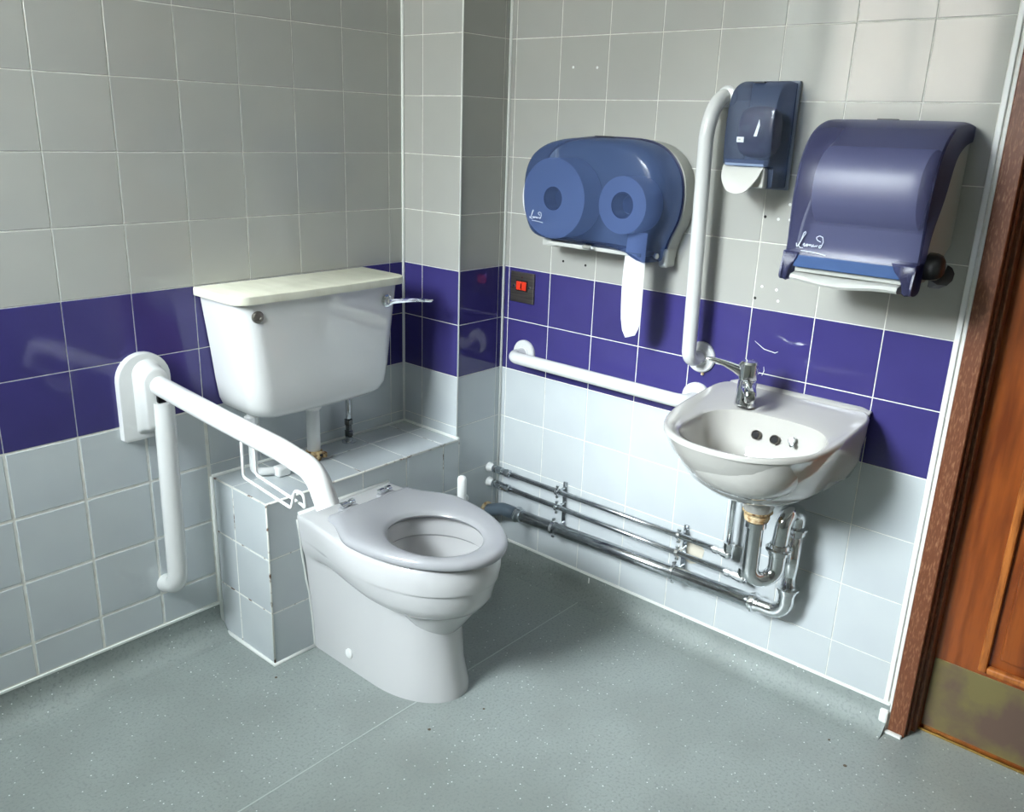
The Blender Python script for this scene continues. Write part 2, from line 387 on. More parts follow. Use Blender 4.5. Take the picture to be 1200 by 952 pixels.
door = struct('door_1', join(box(0.068, 0.105, -1.620, -1.5287, 0.006, 2.055), box(0.068, 0.105, -2.45, -1.620, 0.006, 0.200), box(0.078, 0.098, -2.40, -1.620, 0.200, 2.0),
              box(0.068, 0.105, -2.45, -2.33, 0.2, 2.055), box(0.068, 0.105, -2.33, -1.62, 1.92, 2.055)), 'wood_door')
obj('door_panel', box(0.0665, 0.09, -2.295, -1.655, 0.240, 1.88, 0.006), 'wood_door', door)
obj('panel_moulding', join(box(0.0625, 0.08, -1.636, -1.619, 0.199, 1.92, 0.005), box(0.0625, 0.08, -2.33, -1.636, 0.199, 0.216, 0.005),
     box(0.0625, 0.08, -2.33, -1.636, 1.90, 1.92, 0.005), box(0.0625, 0.08, -2.33, -2.315, 0.216, 1.90, 0.005)), 'wood_moulding', door)
obj('kick_plate', box(0.0655, 0.070, -2.44, -1.532, 0.012, 0.192, 0.0006), 'kick_plate', door)
struct('trim_2', box(0.056, 0.105, -2.46, -1.5155, 0.0, 0.006, 0.001), 'brass_strip')

# ------------------------------------------------------------------ toilet pan
CX = -0.607
def smooth(s): return s*s*(3-2*s)
def pan_ring(z, hw, yf, hr, yb=-0.241, ym=-0.485, cx=CX, ex=2.0, nf=40, ns=12, nb=8):
    R = []
    for k in range(nf+1):
        t = PI*k/nf; R.append((cx+hw*spow(math.cos(t), 2/ex), ym-(ym-yf)*abs(math.sin(t))**(2/ex), z))
    for k in range(1, ns+1):
        s = k/ns; R.append((cx-(hw+(hr-hw)*smooth(s)), ym+(yb-ym)*s, z))
    for k in range(1, nb): R.append((cx-hr+2*hr*k/nb, yb, z))
    for k in range(ns, 0, -1):
        s = k/ns; R.append((cx+(hw+(hr-hw)*smooth(s)), ym+(yb-ym)*s, z))
    return R
def hole_ring(ref, z, cx, cy, hx, hy):
    out = []
    for x, y, _ in ref:
        a = math.atan2((y-cy), (x-cx)); out.append((cx+hx*math.cos(a), cy+hy*math.sin(a), z))
    return out
pan = thing('toilet_pan', (CX, -0.241, 0), 'white ceramic toilet pan with a grey-white ring seat standing against the tiled ledge', 'toilet')
keys = [(0.0, .113, -.668, .112), (.015, .112, -.667, .112), (.08, .104, -.650, .115), (.16, .1015, -.645, .122), (.205, .103, -.648, .130), (.226, .105, -.652, .132),
        (.2315, .112, -.664, .1325), (.237, .124, -.682, .133), (.245, .1385, -.701, .134), (.258, .151, -.717, .136), (.280, .1605, -.7295, .139), (.316, .1665, -.7365, .142), (.3215, .1675, -.7378, .142), (.3235, .1705, -.7415, .1425), (.33, .172, -.744, .143),
        (.355, .1735, -.747, .146), (.378, .1725, -.746, .149), (.386, .170, -.744, .149), (.3905, .165, -.739, .147), (.392, .158, -.732, .144)]
rings = []
for k in keys:                                          # the underside of the bowl climbs towards the back
    w = 0.0 if k[0] <= 0.16 or k[0] >= 0.318 else (1-(k[0]-0.205)/0.113 if k[0] > 0.205 else 1.0)
    rings.append([(x, y, z+0.055*w*smooth(min(1, max(0, (y+0.66)/0.34)))) for x, y, z in pan_ring(*k)])
top = rings[-1]
for z, hx, hy in ((.392, .122, .142), (.389, .117, .137), (.380, .115, .135), (.345, .117, .137), (.338, .124, .144), (.30, .122, .140), (.25, .105, .118), (.20, .075, .085), (.165, .045, .055)):
    rings.append(hole_ring(top, z, CX-0.002, -0.585, hx, hy))
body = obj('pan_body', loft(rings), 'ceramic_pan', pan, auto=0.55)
obj('sealant_bead', tube([(CX-0.146, -0.243, 0.392), (CX+0.146, -0.243, 0.392)], 0.006, 8), 'sealant', pan, smooth=True)
obj('sealant_bead', tube([(CX-r, -0.2415, z) for z, _, _, r in keys[:-3]], 0.003, 8), 'sealant', pan, smooth=True)
obj('screw_cover', lathe((CX-0.1105, -0.385, 0.044), (-1, 0, 0.06), [(-0.004, 0.0125), (0.003, 0.0125), (0.0045, 0.010), (0.005, 0.002)], 20), 'white_plastic', pan, auto=0.6)
# seat
def seat_ring(z, d): return pan_ring(z, 0.178-d, -0.764+d, 0.128-d, -0.338-d, -0.480)
HCX, HCY = CX-0.009, -0.585
srings = [seat_ring(.3955, .004), seat_ring(.3955+.004, 0), seat_ring(.408, 0), seat_ring(.4145, .003), seat_ring(.4180, .009), seat_ring(.4195, .018)]
ref = srings[-1]
for z, d in ((.4170, .012), (.4120, .004), (.406, 0), (.400, .002), (.3965, .007)):
    srings.append(hole_ring(ref, z, HCX, HCY, .103+d, .121+d))
srings.append(srings[0])
seat = obj('seat', loft(srings, False, False), 'seat_plastic', pan, auto=0.8)
obj('seat_buffer', box(CX-0.142, CX-0.120, -0.640, -0.622, 0.3915, 0.3975, 0.002), 'seat_plastic', seat)
for x in (-0.664, -0.544):
    obj('hinge_recess', box(x-0.027, x+0.024, -0.353, -0.320, 0.392, 0.4150, 0.003), 'seat_plastic', seat)
    obj('hinge_bolt', join(lathe((x-0.022, -0.327, 0.4195), (1, 0, 0), [(0, 0.006), (0.001, 0.0085), (0.016, 0.0085), (0.018, 0.006), (0.026, 0.006), (0.027, 0.0098), (0.038, 0.0098), (0.040, 0.007)], 14)), 'chrome', seat, auto=0.6)

# ------------------------------------------------------------------ cistern
cis = thing('toilet_cistern', (-0.592, 0, 0.63), 'white ceramic cistern with cream lid fixed to the wall above the ledge', 'cistern')
def rrect(cx, hw, yb, yf, r, z, seg=8):
    R = [(cx-hw, yb, z), (cx+hw, yb, z)]
    for k in range(seg+1):
        a = PI/2*k/seg; R.append((cx+hw-r+r*math.cos(a), yf+r-r*math.sin(a), z))
    for k in range(1, 9): R.append((cx+hw-r-(2*hw-2*r)*k/9, yf-0.006*math.sin(PI*k/9), z))
    for k in range(seg+1):
        a = PI/2*(1-k/seg); R.append((cx-hw+r-r*math.cos(a), yf+r-r*math.sin(a), z))
    return R
ck = [(.611, .130, -.105, .05), (.613, .165, -.130, .05), (.619, .188, -.150, .052), (.632, .2035, -.164, .052), (.652, .2125, -.171, .052), (.70, .2195, -.175, .052), (.78, .228, -.177, .052), (.86, .238, -.179, .050), (.908, .2440, -.180, .048), (.914, .2445, -.180, .048)]
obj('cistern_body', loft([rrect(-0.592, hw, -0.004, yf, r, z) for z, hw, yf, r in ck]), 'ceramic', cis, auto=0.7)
lk = [(.9135, .2545, -.186, .034), (.9145, .257, -.190, .036), (.929, .257, -.190, .036), (.9325, .256, -.189, .035), (.934, .2535, -.186, .034)]
obj('lid', loft([rrect(-0.5945, hw, -0.002, yf, r, z) for z, hw, yf, r in lk]), 'lid_plastic', cis, auto=0.7)
obj('blanking_plug', join(lathe((-0.7935, -0.179, 0.882), (0, -1, 0), [(-.004, .0145), (.002, .0145), (.004, .0125), (.0045, .006), (.003, .005), (.0035, .001)], 20)), 'steel_brushed', cis, auto=0.5)
obj('lever_collar', lathe((-0.407, -0.180, 0.874), (0, -1, 0), [(-.004, .0165), (.004, .0165), (.006, .012), (.016, .011), (.018, .006)], 20), 'chrome', cis, auto=0.5)
lv = loft([[(x, -0.195+dy*1.0+oy, 0.874+oz+dz) for dy, dz in ((-h, -t), (h, -t), (h*1.2, 0), (h, t), (-h, t), (-h*1.2, 0))] for x, h, t, oy, oz in
     ((-0.412, .005, .006, 0, 0), (-0.395, .0055, .006, -.002, 0), (-0.36, .004, .005, -.006, -.002), (-0.33, .005, .0045, -.010, -.004), (-0.305, .009, .004, -.013, -.007), (-0.285, .010, .0035, -.014, -.010), (-0.273, .007, .003, -.014, -.011))])
obj('flush_lever', lv, 'chrome', cis, auto=0.5)

fp = thing('flush_pipe', (-0.583, -0.082, 0.444), 'white plastic flush pipe dropping from the cistern into a corroded brown joint', 'pipe')
obj('pipe', tube([(-0.583, -0.082, 0.468), (-0.583, -0.082, 0.613)], 0.0178, 24), 'white_plastic', fp, smooth=True)
obj('collar', lathe((-0.583, -0.082, 0.588), (0, 0, 1), [(0, .018), (.004, .023), (.014, .026), (.026, .026), (.027, .018)], 24), 'white_plastic', fp, auto=0.5)
obj('corroded_joint', join(lathe((-0.583, -0.082, 0.444), (0, 0, 1), [(0, .018), (.004, .020), (.012, .019), (.016, .024), (.026, .023), (.030, .0175)], 16),
    box(-0.590, -0.574, -0.112, -0.098, 0.456, 0.474, 0.003), box(-0.572, -0.558, -0.108, -0.094, 0.452, 0.468, 0.003), box(-0.612, -0.600, -0.096, -0.070, 0.458, 0.472, 0.003)), 'corroded_brass', fp)
obj('clamp_screw', lathe((-0.583, -0.111, 0.466), (0, -1, 0), [(0, .004), (.004, .004), (.0045, .001)], 10), 'black_plastic', fp)

sp = thing('cistern_supply_pipe', (-0.428, -0.035, 0.444), 'dark grey metal supply pipe with compression coupling rising from ledge to cistern', 'pipe')
obj('pipe', tube([(-0.428, -0.035, 0.446), (-0.428, -0.035, 0.614)], 0.0075, 16), 'chrome_dull', sp, smooth=True)
obj('coupling', join(lathe((-0.428, -0.035, 0.462), (0, 0, 1), [(0, .010), (.002, .0125), (.016, .0125), (.018, .0095), (.034, .0095), (.036, .0125), (.050, .0125), (.052, .009)], 6)), 'chrome_dark', sp)
obj('floor_flange', lathe((-0.428, -0.035, 0.444), (0, 0, 1), [(0, .020), (.003, .020), (.004, .011), (.016, .0105), (.017, .008)], 16), 'chrome_dull', sp, auto=0.5)

ov = thing('overflow_elbow', (-0.764, -0.075, 0.444), 'white plastic overflow elbow lying on the ledge under the cistern', 'pipe')
obj('pipe', tube(fillet([(-0.764, -0.075, 0.614), (-0.764, -0.075, 0.458), (-0.702, -0.115, 0.458)], 0.016, 6), 0.0105, 14), 'white_plastic', ov, smooth=True)
obj('nut', lathe((-0.764, -0.075, 0.588), (0, 0, 1), [(0, .014), (.002, .017), (.020, .017), (.022, .013)], 8), 'white_plastic', ov)
obj('elbow_end', box(-0.726, -0.688, -0.128, -0.098, 0.4445, 0.4715, 0.006), 'white_plastic', ov)

# ------------------------------------------------------------------ fold-down support rail
AX = -0.985
sr = thing('fold_down_support_rail', (AX, 0, 0.595), 'white fold-down support rail with bent arm and strut on wall beside the toilet', 'grab rail')
def arch_outline(cx, hw, z0, z1, r):
    pts = [(cx-hw+0.006, z0), (cx+hw-0.006, z0), (cx+hw, z0+0.006)]
    for k in range(17):
        a = PI*k/16; pts.append((cx+hw*math.cos(a), z1-hw+hw*math.sin(a)))
    pts.append((cx-hw, z0+0.006)); return pts
def shrink(pts, c, s): return [(c[0]+(a-c[0])*s, c[1]+(b-c[1])*s) for a, b in pts]
ol = arch_outline(-0.996, 0.0625, 0.594, 0.800, 0); cen = (-0.996, 0.70)
obj('bracket_plate', loft([[(a, y, b) for a, b in shrink(ol, cen, s)] for y, s in ((0, 1), (-.014, 1), (-.018, .985), (-.019, .95))]), 'white_enamel', sr, auto=0.5)
oi = arch_outline(-0.990, 0.032, 0.622, 0.776, 0); ci = (-0.990, 0.71)
obj('hinge_housing', loft([[(a, y, b) for a, b in shrink(oi, ci, s)] for y, s in ((-.014, 1.22), (-.020, 1.12), (-.028, 1.05), (-.040, 1.0), (-.054, .96), (-.060, .92), (-.062, .85))]), 'white_enamel', sr, auto=0.9)
arm = fillet([(AX, -0.036, 0.731), (AX, -0.330, 0.7125), (AX, -0.530, 0.7035), (AX, -0.645, 0.6895), (AX, -0.679, 0.628)], [0.8, 0.35, 0.075], 14)
obj('arm', tube(arm, 0.0228, 28), 'white_enamel', sr, smooth=False, auto=0.6)
strut = fillet([(AX+0.006, -0.062, 0.690), (AX-0.001, -0.066, 0.222), (AX-0.002, -0.002, 0.200)], [0.058], 12)
obj('strut', tube(strut, 0.0235, 26), 'white_enamel', sr, auto=0.6)
obj('pivot_sleeve', box(AX-0.010, AX+0.010, -0.072, -0.045, 0.690, 0.730, 0.003), 'dark_metal', sr)
obj('pivot_bolt', lathe((AX-0.0290, -0.049, 0.722), (-1, -0.2, 0), [(0, .009), (.003, .009), (.005, .006), (.0055, .001)], 14), 'black_plastic', sr, auto=0.5)
wire = fillet([(AX-0.004, -0.399, 0.712), (AX-0.004, -0.399, 0.606), (AX-0.004, -0.566, 0.590), (AX-0.004, -0.580, 0.632), (AX, -0.602, 0.632), (AX+0.004, -0.604, 0.598), (AX+0.008, -0.585, 0.600), (AX+0.004, -0.434, 0.620), (AX+0.004, -0.430, 0.712)], [.010, .008, .010, .010, .008, .006, .010], 5)
obj('roll_holder_wire', tube(wire, 0.0034, 10), 'white_enamel', sr, smooth=True)

# ------------------------------------------------------------------ grab rails on the right wall
def flange(parent, y, z, r=0.039):
    f = obj('flange', lathe((0, y, z), (-1, 0, 0), [(0, r), (.006, r), (.010, r-.003), (.011, r-.008), (.011, .0205), (.013, .0205), (.014, .018)], 36), 'white_enamel', parent, auto=0.5)
    return f
gh = thing('grab_rail', (-0.0, -0.61, 0.69), 'white grab rail running horizontally across the lower purple tiles', 'grab rail')
obj('rail', tube(fillet([(-0.008, -0.322, 0.690), (-0.062, -0.322, 0.690), (-0.062, -0.893, 0.686), (-0.008, -0.893, 0.686)], 0.042, 10), 0.0175, 26), 'white_enamel', gh, auto=0.6)
flange(gh, -0.322, 0.690); flange(gh, -0.893, 0.686)
gv = thing('grab_rail', (-0.0, -0.893, 1.09), 'white grab rail standing vertically between toilet roll and soap dispensers', 'grab rail')
obj('rail', tube(fillet([(-0.008, -0.895, 0.792), (-0.062, -0.893, 0.792), (-0.062, -0.882, 1.310)], 0.045, 10)+[(-0.062+0.060*(1-math.cos(a)), -0.882-0.008*(a/(PI/2)), 1.310+0.092*math.sin(a)) for a in (PI/28*k for k in range(1, 15))], 0.0172, 26), 'white_enamel', gv, auto=0.6)
flange(gv, -0.895, 0.792); flange(gv, -0.893, 1.402, 0.024)
obj('flange_screw', lathe((-0.004, -0.904, 0.750), (-1, 0, 0), [(0, .004), (.004, .003), (.005, .001)], 10), 'limescale', gv)

# ------------------------------------------------------------------ red rocker switch
sw = thing('rocker_switch', (0, -0.306, 0.882), 'brushed steel switch plate with a red rocker on the purple tiles', 'switch')
obj('plate', box(-0.0065, 0.0, -0.350, -0.262, 0.838, 0.925, 0.0012), 'steel_brushed', sw)
obj('rocker', join(box(-0.0115, -0.0060, -0.3055, -0.288, 0.874, 0.899, 0.0015), box(-0.0105, -0.0060, -0.324, -0.3065, 0.874, 0.899, 0.0015)), 'red_rocker', sw)
obj('rocker_mark', box(-0.0122, -0.011, -0.3075, -0.3045, 0.880, 0.893), 'red_dark', sw)
obj('rocker_bezel', box(-0.0078, -0.006, -0.3275, -0.2845, 0.871, 0.902, 0.0006), 'black_plastic', sw)
for y in (-0.277, -0.335): obj('screw', lathe((-0.0062, y, 0.884), (-1, 0, 0), [(0, .0035), (.0012, .0033), (.0016, .001)], 12), 'chrome', sw)
obj('indicator', lathe((-0.0062, -0.306, 0.911), (-1, 0, 0), [(0, .0022), (.001, .0022), (.0012, .001)], 10), 'red_dark', sw)

# ------------------------------------------------------------------ lettering strokes (script signature on the dispenser covers)
SIG = [[(0, .30), (.03, .12), (.10, .14), (.22, .42), (.34, .86), (.44, .98), (.46, .86), (.34, .66), (.20, .34), (.14, .16), (.26, .06), (.40, .08)],
       [(.38, .22), (.44, .34), (.48, .28), (.42, .16), (.50, .16), (.58, .30), (.64, .30), (.64, .18), (.58, .16), (.57, .26), (.68, .24), (.74, .32), (.74, .16), (.80, .30), (.85, .28), (.86, .16), (.92, .20)],
       [(.98, .30), (.92, .28), (.92, .16), (1.0, .26), (1.0, .14), (1.08, .30), (1.12, .16), (1.16, .28), (1.20, .26)],
       [(1.38, .30), (1.28, .28), (1.28, .14), (1.38, .18), (1.48, .48), (1.42, .74), (1.24, .80), (1.06, .70), (1.14, .56), (1.34, .48)],
       [(.30, -.08), (.80, -.10), (1.30, -.14), (1.70, -.20)]]
def signature(parent, to3d, scale, r):
    ds = []
    for st in SIG:
        ds.append(tube(fillet([to3d(a*scale, b*scale) for a, b in st], scale*0.06, 3), r, 6))
    return obj('printed_signature', join(*ds), 'print_white', parent)

# ------------------------------------------------------------------ twin toilet roll dispenser
TY, TZ = -0.609, 1.166
td = thing('toilet_roll_dispenser', (0, TY, TZ), 'translucent blue twin toilet roll dispenser on the wall above the switch', 'dispenser')
TRC = [(-.391, 1.17), (-.398, 1.222), (-.424, 1.264), (-.475, 1.290), (-.545, 1.301), (-.63, 1.303), (-.715, 1.299), (-.772, 1.279), (-.810, 1.236), (-.824, 1.18), (-.818, 1.122), (-.799, 1.078),
       (-.788, 1.045), (-.784, 1.022), (-.766, 1.019), (-.735, 1.033), (-.66, 1.042), (-.56, 1.043), (-.47, 1.044), (-.424, 1.058), (-.400, 1.100), (-.392, 1.135)]
def catmull_closed(p, n=4):
    m = len(p); out = []
    for i in range(m):
        p0, p1, p2, p3 = p[i-1], p[i], p[(i+1) % m], p[(i+2) % m]
        for k in range(n):
            t = k/n; out.append(tuple(0.5*((2*b)+(-a+c)*t+(2*a-5*b+4*c-d)*t*t+(-a+3*b-3*c+d)*t**3) for a, b, c, d in zip(p0, p1, p2, p3)))
    return out
TRO = catmull_closed(TRC)
def tr_outline(s=1.0): return [(TY+(y-TY)*s, TZ+(z-TZ)*s) for y, z in TRO]
def tr_ring(x, d):
    """outline pulled in by d metres"""
    n = len(TRO); R = []
    for i, (y, z) in enumerate(TRO):
        v = Vector((TY-y, TZ-z)); L = v.length; R.append((x, y+v.x/L*d, z+v.y/L*d))
    return R
cov = loft([tr_ring(-0.040, 0), tr_ring(-0.070, 0), tr_ring(-0.096, .001), tr_ring(-0.112, .004), tr_ring(-0.124, .010), tr_ring(-0.132, .019), tr_ring(-0.1355, .029), tr_ring(-0.137, .042), tr_ring(-0.1385, .070), tr_ring(-0.139, .095)], cap0=False)
cover = obj('cover', cov, 'cover_blue', td, auto=0.9)
obj('housing', loft([[(x, min(y+o, -0.445), z) for y, z in tr_outline(s)] for x, s, o in ((0, .99, -.012), (-.006, 1.0, -.012), (-.036, 1.0, -.006), (-.041, .98, 0))]), 'grey_plastic', td, auto=0.6)
obj('cover_edge', tube([(-0.040, y, z) for y, z in tr_outline(1.002)]+[(-0.040, *tr_outline(1.002)[0])], 0.0026, 8), 'cover_navy', td, smooth=True)
obj('hinge_lug', join(box(-0.046, -0.006, -0.800, -0.774, 1.004, 1.050, 0.006), lathe((-0.074, -0.782, 1.034), (0, -1, 0), [(0, .007), (.006, .007), (.008, .005), (.0085, .001)], 14)), 'grey_plastic', td)
obj('tear_bar', join(box(-0.105, -0.030, -0.760, -0.470, 1.030, 1.040, 0.002), box(-0.075, -0.030, -0.48, -0.43, 1.022, 1.040, 0.002)), 'pale_grey_plastic', td)
obj('lock', box(-0.122, -0.095, -0.625, -0.597, 1.034, 1.046, 0.003), 'chrome', td)
obj('latch_slot', box(-0.088, -0.074, -0.640, -0.590, 1.3045, 1.3068, 0.001), 'black_plastic', td)
signature(cover, lambda a, b: (-0.1402, -0.437-a, 1.094+b), 0.026, 0.0008)
def roll(y, r, rc, label):
    t = thing('toilet_roll', (-0.06, y, 1.150), label, 'toilet roll')
    n = 40
    ring = lambda x, q: [(x, y+q*math.cos(2*PI*k/n), 1.150+q*math.sin(2*PI*k/n)) for k in range(n)]
    obj('paper_roll', loft([ring(-0.046, rc), ring(-0.046, r), ring(-0.122, r), ring(-0.122, rc), ring(-0.046, rc)], False, False), 'tissue', t, auto=0.6)
    obj('core', loft([ring(-0.022, rc-.0005), ring(-0.1215, rc-.0005), ring(-0.1215, rc-.003), ring(-0.022, rc-.003), ring(-0.022, rc-.0005)], False, False), 'core_card', t, auto=0.6)
    obj('spindle', lathe((-0.014, y, 1.150), (-1, 0, 0), [(0, rc-.006), (.07, rc-.008), (.078, rc-.014), (.079, .002)], 24), 'core_card', t, auto=0.6)
    return t
roll(-0.4955, 0.1005, 0.030, 'full white toilet roll inside the blue dispenser')
r2 = roll(-0.708, 0.068, 0.032, 'part-used white toilet roll with its end hanging below the dispenser')
tl = []
for k in range(15):
    s = k/14; z = 1.088-0.252*s; w = 0.027+0.003*math.sin(PI*s)-(0.013*max(0, (s-0.86)/0.14)**1.5); yc = -0.741-0.004*math.sin(2.5*s)
    xc = -0.095-0.016*math.sin(s*2.6)
    tl.append([(xc-0.004*math.cos(7*(u-.5))*(0.4+s), yc-w+2*w*u, z-(0.010*u if s > 0.9 else 0)) for u in (0, .2, .4, .6, .8, 1)])
tl2 = [[(x+0.0006, y, z) for x, y, z in row] for row in tl]
d1 = loft(tl, False, False, closed=False); d2 = loft(tl2, False, False, closed=False)
obj('paper_tail', join(d1, d2), 'tissue', r2, smooth=True)

# ------------------------------------------------------------------ soap dispenser
sd = thing('soap_dispenser', (0, -1.006, 1.32), 'smoky translucent soap dispenser with pale push paddle beside the vertical rail', 'dispenser')
SY0, SY1 = -0.953, -1.062
def prof_loft(prof, y0, y1, r=0.010, nseg=4, xb=0.0, inner=None):
    """closed side profile [(x,z)] swept across y with softened ends"""
    cx = sum(p[0] for p in prof)/len(prof); cz = sum(p[1] for p in prof)/len(prof)
    ext = max(max(abs(p[0]-cx), abs(p[1]-cz)) for p in prof)
    R = []; L = y1-y0; sg = sgn(L)
    def ring(y, d):
        f = 1-d/ext; return [((cx+(x-cx)*f) if abs(x-xb) > 1e-6 else xb, y, cz+(z-cz)*f) for x, z in prof]
    for k in range(nseg+1):
        a = PI/2*k/nseg; R.append(ring(y0+sg*r*(1-math.sin(a)), r*(1-math.cos(a))) if False else ring(y0+sg*r*(1-math.cos(a)), r*(1-math.sin(a))))
    for k in range(nseg, -1, -1):
        a = PI/2*k/nseg; R.append(ring(y1-sg*r*(1-math.cos(a)), r*(1-math.sin(a))))
    return loft(R)
def densify(p, n=4):
    out = []
    m = len(p)
    for i in range(m-1):
        p0 = p[max(i-1, 0)]; p1 = p[i]; p2 = p[i+1]; p3 = p[min(i+2, m-1)]
        for k in range(n):
            t = k/n
            out.append(tuple(0.5*((2*b)+(-a+c)*t+(2*a-5*b+4*c-d)*t*t+(-a+3*b-3*c+d)*t**3) for a, b, c, d in zip(p0, p1, p2, p3)))
    out.append(p[-1]); return out
sprof = densify([(-0.010, 1.430), (-0.050, 1.431), (-0.084, 1.417), (-0.102, 1.386), (-0.109, 1.34), (-0.1085, 1.29), (-0.105, 1.258)])+[(-0.085, 1.256), (-0.080, 1.212), (-0.010, 1.210)]
scov = obj('cover', prof_loft(sprof, SY0, SY1, 0.008), 'cover_smoke', sd, auto=0.7)
obj('backplate', box(-0.011, 0, SY0+0.002, SY1-0.004, 1.206, 1.434, 0.003), 'smoke_plastic', sd)
pad = densify([(-0.098, 1.258), (-0.106, 1.248), (-0.118, 1.226), (-0.126, 1.203)])
PW = [(.046, 0), (.047, 0), (.047, 0), (.047, 0), (.046, 0), (.045, 0), (.044, 0), (.042, 0), (.039, 0), (.035, 0), (.030, 0), (.025, 0), (.019, 0)]
yc = -1.000
rows = []
for (x, z), (w, _) in zip(pad, PW): rows.append([(x, yc+w*u, z-0.004*(1-u*u)) for u in (-1, -.6, -.2, .2, .6, 1)])
back = [[(x+0.006, y, z) for x, y, z in r] for r in rows]
obj('push_paddle', loft([a+b[::-1] for a, b in zip(rows, back)]), 'paddle_grey', sd, auto=0.6)
obj('paddle_block', box(-0.100, -0.055, -0.958, -1.050, 1.212, 1.254, 0.003), 'paddle_grey', sd)
obj('blue_strip', box(-0.1055, -0.086, -0.957, -1.050, 1.256, 1.270, 0.002), 'pale_blue_plastic', sd)
obj('soap_refill', box(-0.095, -0.016, -0.965, -1.050, 1.274, 1.380, 0.030, 4), 'soap_pouch', sd, smooth=True)
obj('printed_label', box(-0.1105, -0.1085, -0.983, -0.999, 1.305, 1.316), 'print_white', sd)
obj('label_mark', box(-0.1109, -0.110, -0.986, -0.992, 1.309, 1.3125), 'grey_plastic', sd)
obj('level_window', loft([[(x, y, z) for y, z in ((-1.030, 1.352), (-1.033, 1.34), (-1.028, 1.318), (-1.021, 1.318))] for x in (-0.1085, -0.1105)]), 'print_white', sd)
obj('lock_slot', box(-0.078, -0.066, -0.990, -1.015, 1.4265, 1.4285), 'black_plastic', sd)

# ------------------------------------------------------------------ paper towel dispenser
pd = thing('paper_towel_dispenser', (0, -1.293, 1.2), 'large navy translucent paper towel dispenser with black side lever near the door', 'dispenser')
PY0, PY1 = -1.166, -1.424
front = densify([(-0.004, 1.352), (-0.060, 1.357), (-0.120, 1.350), (-0.168, 1.326), (-0.200, 1.282), (-0.213, 1.225), (-0.214, 1.170), (-0.213, 1.120), (-0.217, 1.098)])
side = densify([(-0.217, 1.098), (-0.224, 1.075), (-0.226, 1.052), (-0.205, 1.046), (-0.178, 1.052), (-0.172, 1.086), (-0.157, 1.154), (-0.118, 1.219), (-0.090, 1.285), (-0.050, 1.312), (-0.004, 1.322)])
cover_prof = front+side[1:]
inner_front = [(x*0.965+0.0, 1.2+(z-1.2)*0.965) for x, z in front]
# two shaped cheeks and a curved front shell between them
pcov = thing  # placeholder keeps names local
yl = [PY0, PY0-0.0015, PY0-0.006, PY0-0.014]
def front_ring(y, d): return [(x+d*0.9, y, z-d*0.35) for x, z in front]
shell = loft([front_ring(PY0, .012), front_ring(PY0-.002, .006), front_ring(PY0-.006, .002), front_ring(PY0-.014, 0), front_ring(PY0-.04, -.001), front_ring(-1.295, -.002),
              front_ring(PY1+.04, -.001), front_ring(PY1+.014, 0), front_ring(PY1+.006, .002), front_ring(PY1+.002, .006), front_ring(PY1, .012)], False, False, closed=False)
pcover = obj('cover', shell, 'cover_navy', pd, auto=0.9)
def cheek(y0, y1):
    pts = [(x+0.011, z-0.004) for x, z in front]+side[1:]
    return loft([[(x, y, z) for x, z in pts] for y in (y0, y1)])
obj('cover_cheek', cheek(PY0-0.001, PY0-0.005), 'cover_navy', pd)
obj('cover_cheek', cheek(PY1+0.001, PY1+0.005), 'cover_navy', pd)
for y0, sg, k in ((PY0-0.001, -1, 1.0), (PY1+0.001, 1, 1.35)):
    foot = [(0, 1.104), (.034, 1.104), (.029, 1.090), (.020, 1.076), (.0155, 1.062), (.014, 1.049), (.010, 1.045), (.003, 1.047), (0, 1.056)]
    obj('cover_foot', loft([[(x, y0+sg*k*(a_*(1-d)+.008*d), 1.075+(z_-1.075)*(1-d)) for a_, z_ in foot] for x, d in ((-.176, 0), (-.214, 0), (-.2185, .05), (-.2205, .14))]), 'cover_navy', pd, auto=0.9)
hp = [(0, 1.348), (-0.045, 1.316), (-0.085, 1.290), (-0.114, 1.220), (-0.150, 1.154), (-0.168, 1.09), (-0.172, 1.060), (-0.10, 1.070), (0, 1.125)]
obj('housing', loft([[(x, y, z) for x, z in hp] for y in (PY0-0.007, PY1+0.007)]), 'grey_plastic', pd)
obj('towel_roll', lathe((-0.110, PY0-0.030, 1.228), (0, -1, 0), [(0, .020), (0, .078), (.198, .078), (.198, .020)], 40), 'tissue', pd, auto=0.6)
obj('blue_strip', box(-0.2165, -0.200, PY0-0.024, PY1+0.028, 1.074, 1.099, 0.002), 'blue_strip', pd)
lipr = []
for k in range(21):
    u = k/20; y = PY0-0.022+(PY1+0.028-PY0+0.022)*u; dz = 0.004*math.cos(u*2*PI*1.0+0.5)
    lipr.append([(-0.165, y, 1.066), (-0.200, y, 1.061+dz*0.5), (-0.219, y, 1.056+dz), (-0.223, y, 1.050+dz), (-0.219, y, 1.045+dz), (-0.190, y, 1.044), (-0.165, y, 1.050)])
obj('tear_lip', loft(lipr), 'pale_grey_plastic', pd, auto=0.7)
obj('throat', box(-0.205, -0.150, PY0-0.024, PY1+0.028, 1.064, 1.082), 'grey_plastic', pd)
lev = loft([[(x, y, z) for x, z in shrink([(-0.182, 1.068), (-0.150, 1.066), (-0.126, 1.072), (-0.120, 1.092), (-0.128, 1.122), (-0.144, 1.132), (-0.166, 1.126), (-0.184, 1.10)], (-0.150, 1.095), s*.76)] for y, s in ((PY1+0.002, 1.0), (PY1-0.012, .98), (PY1-0.022, .85), (PY1-0.027, .6))])
obj('lever_boss', lev, 'black_plastic', pd, auto=0.9)
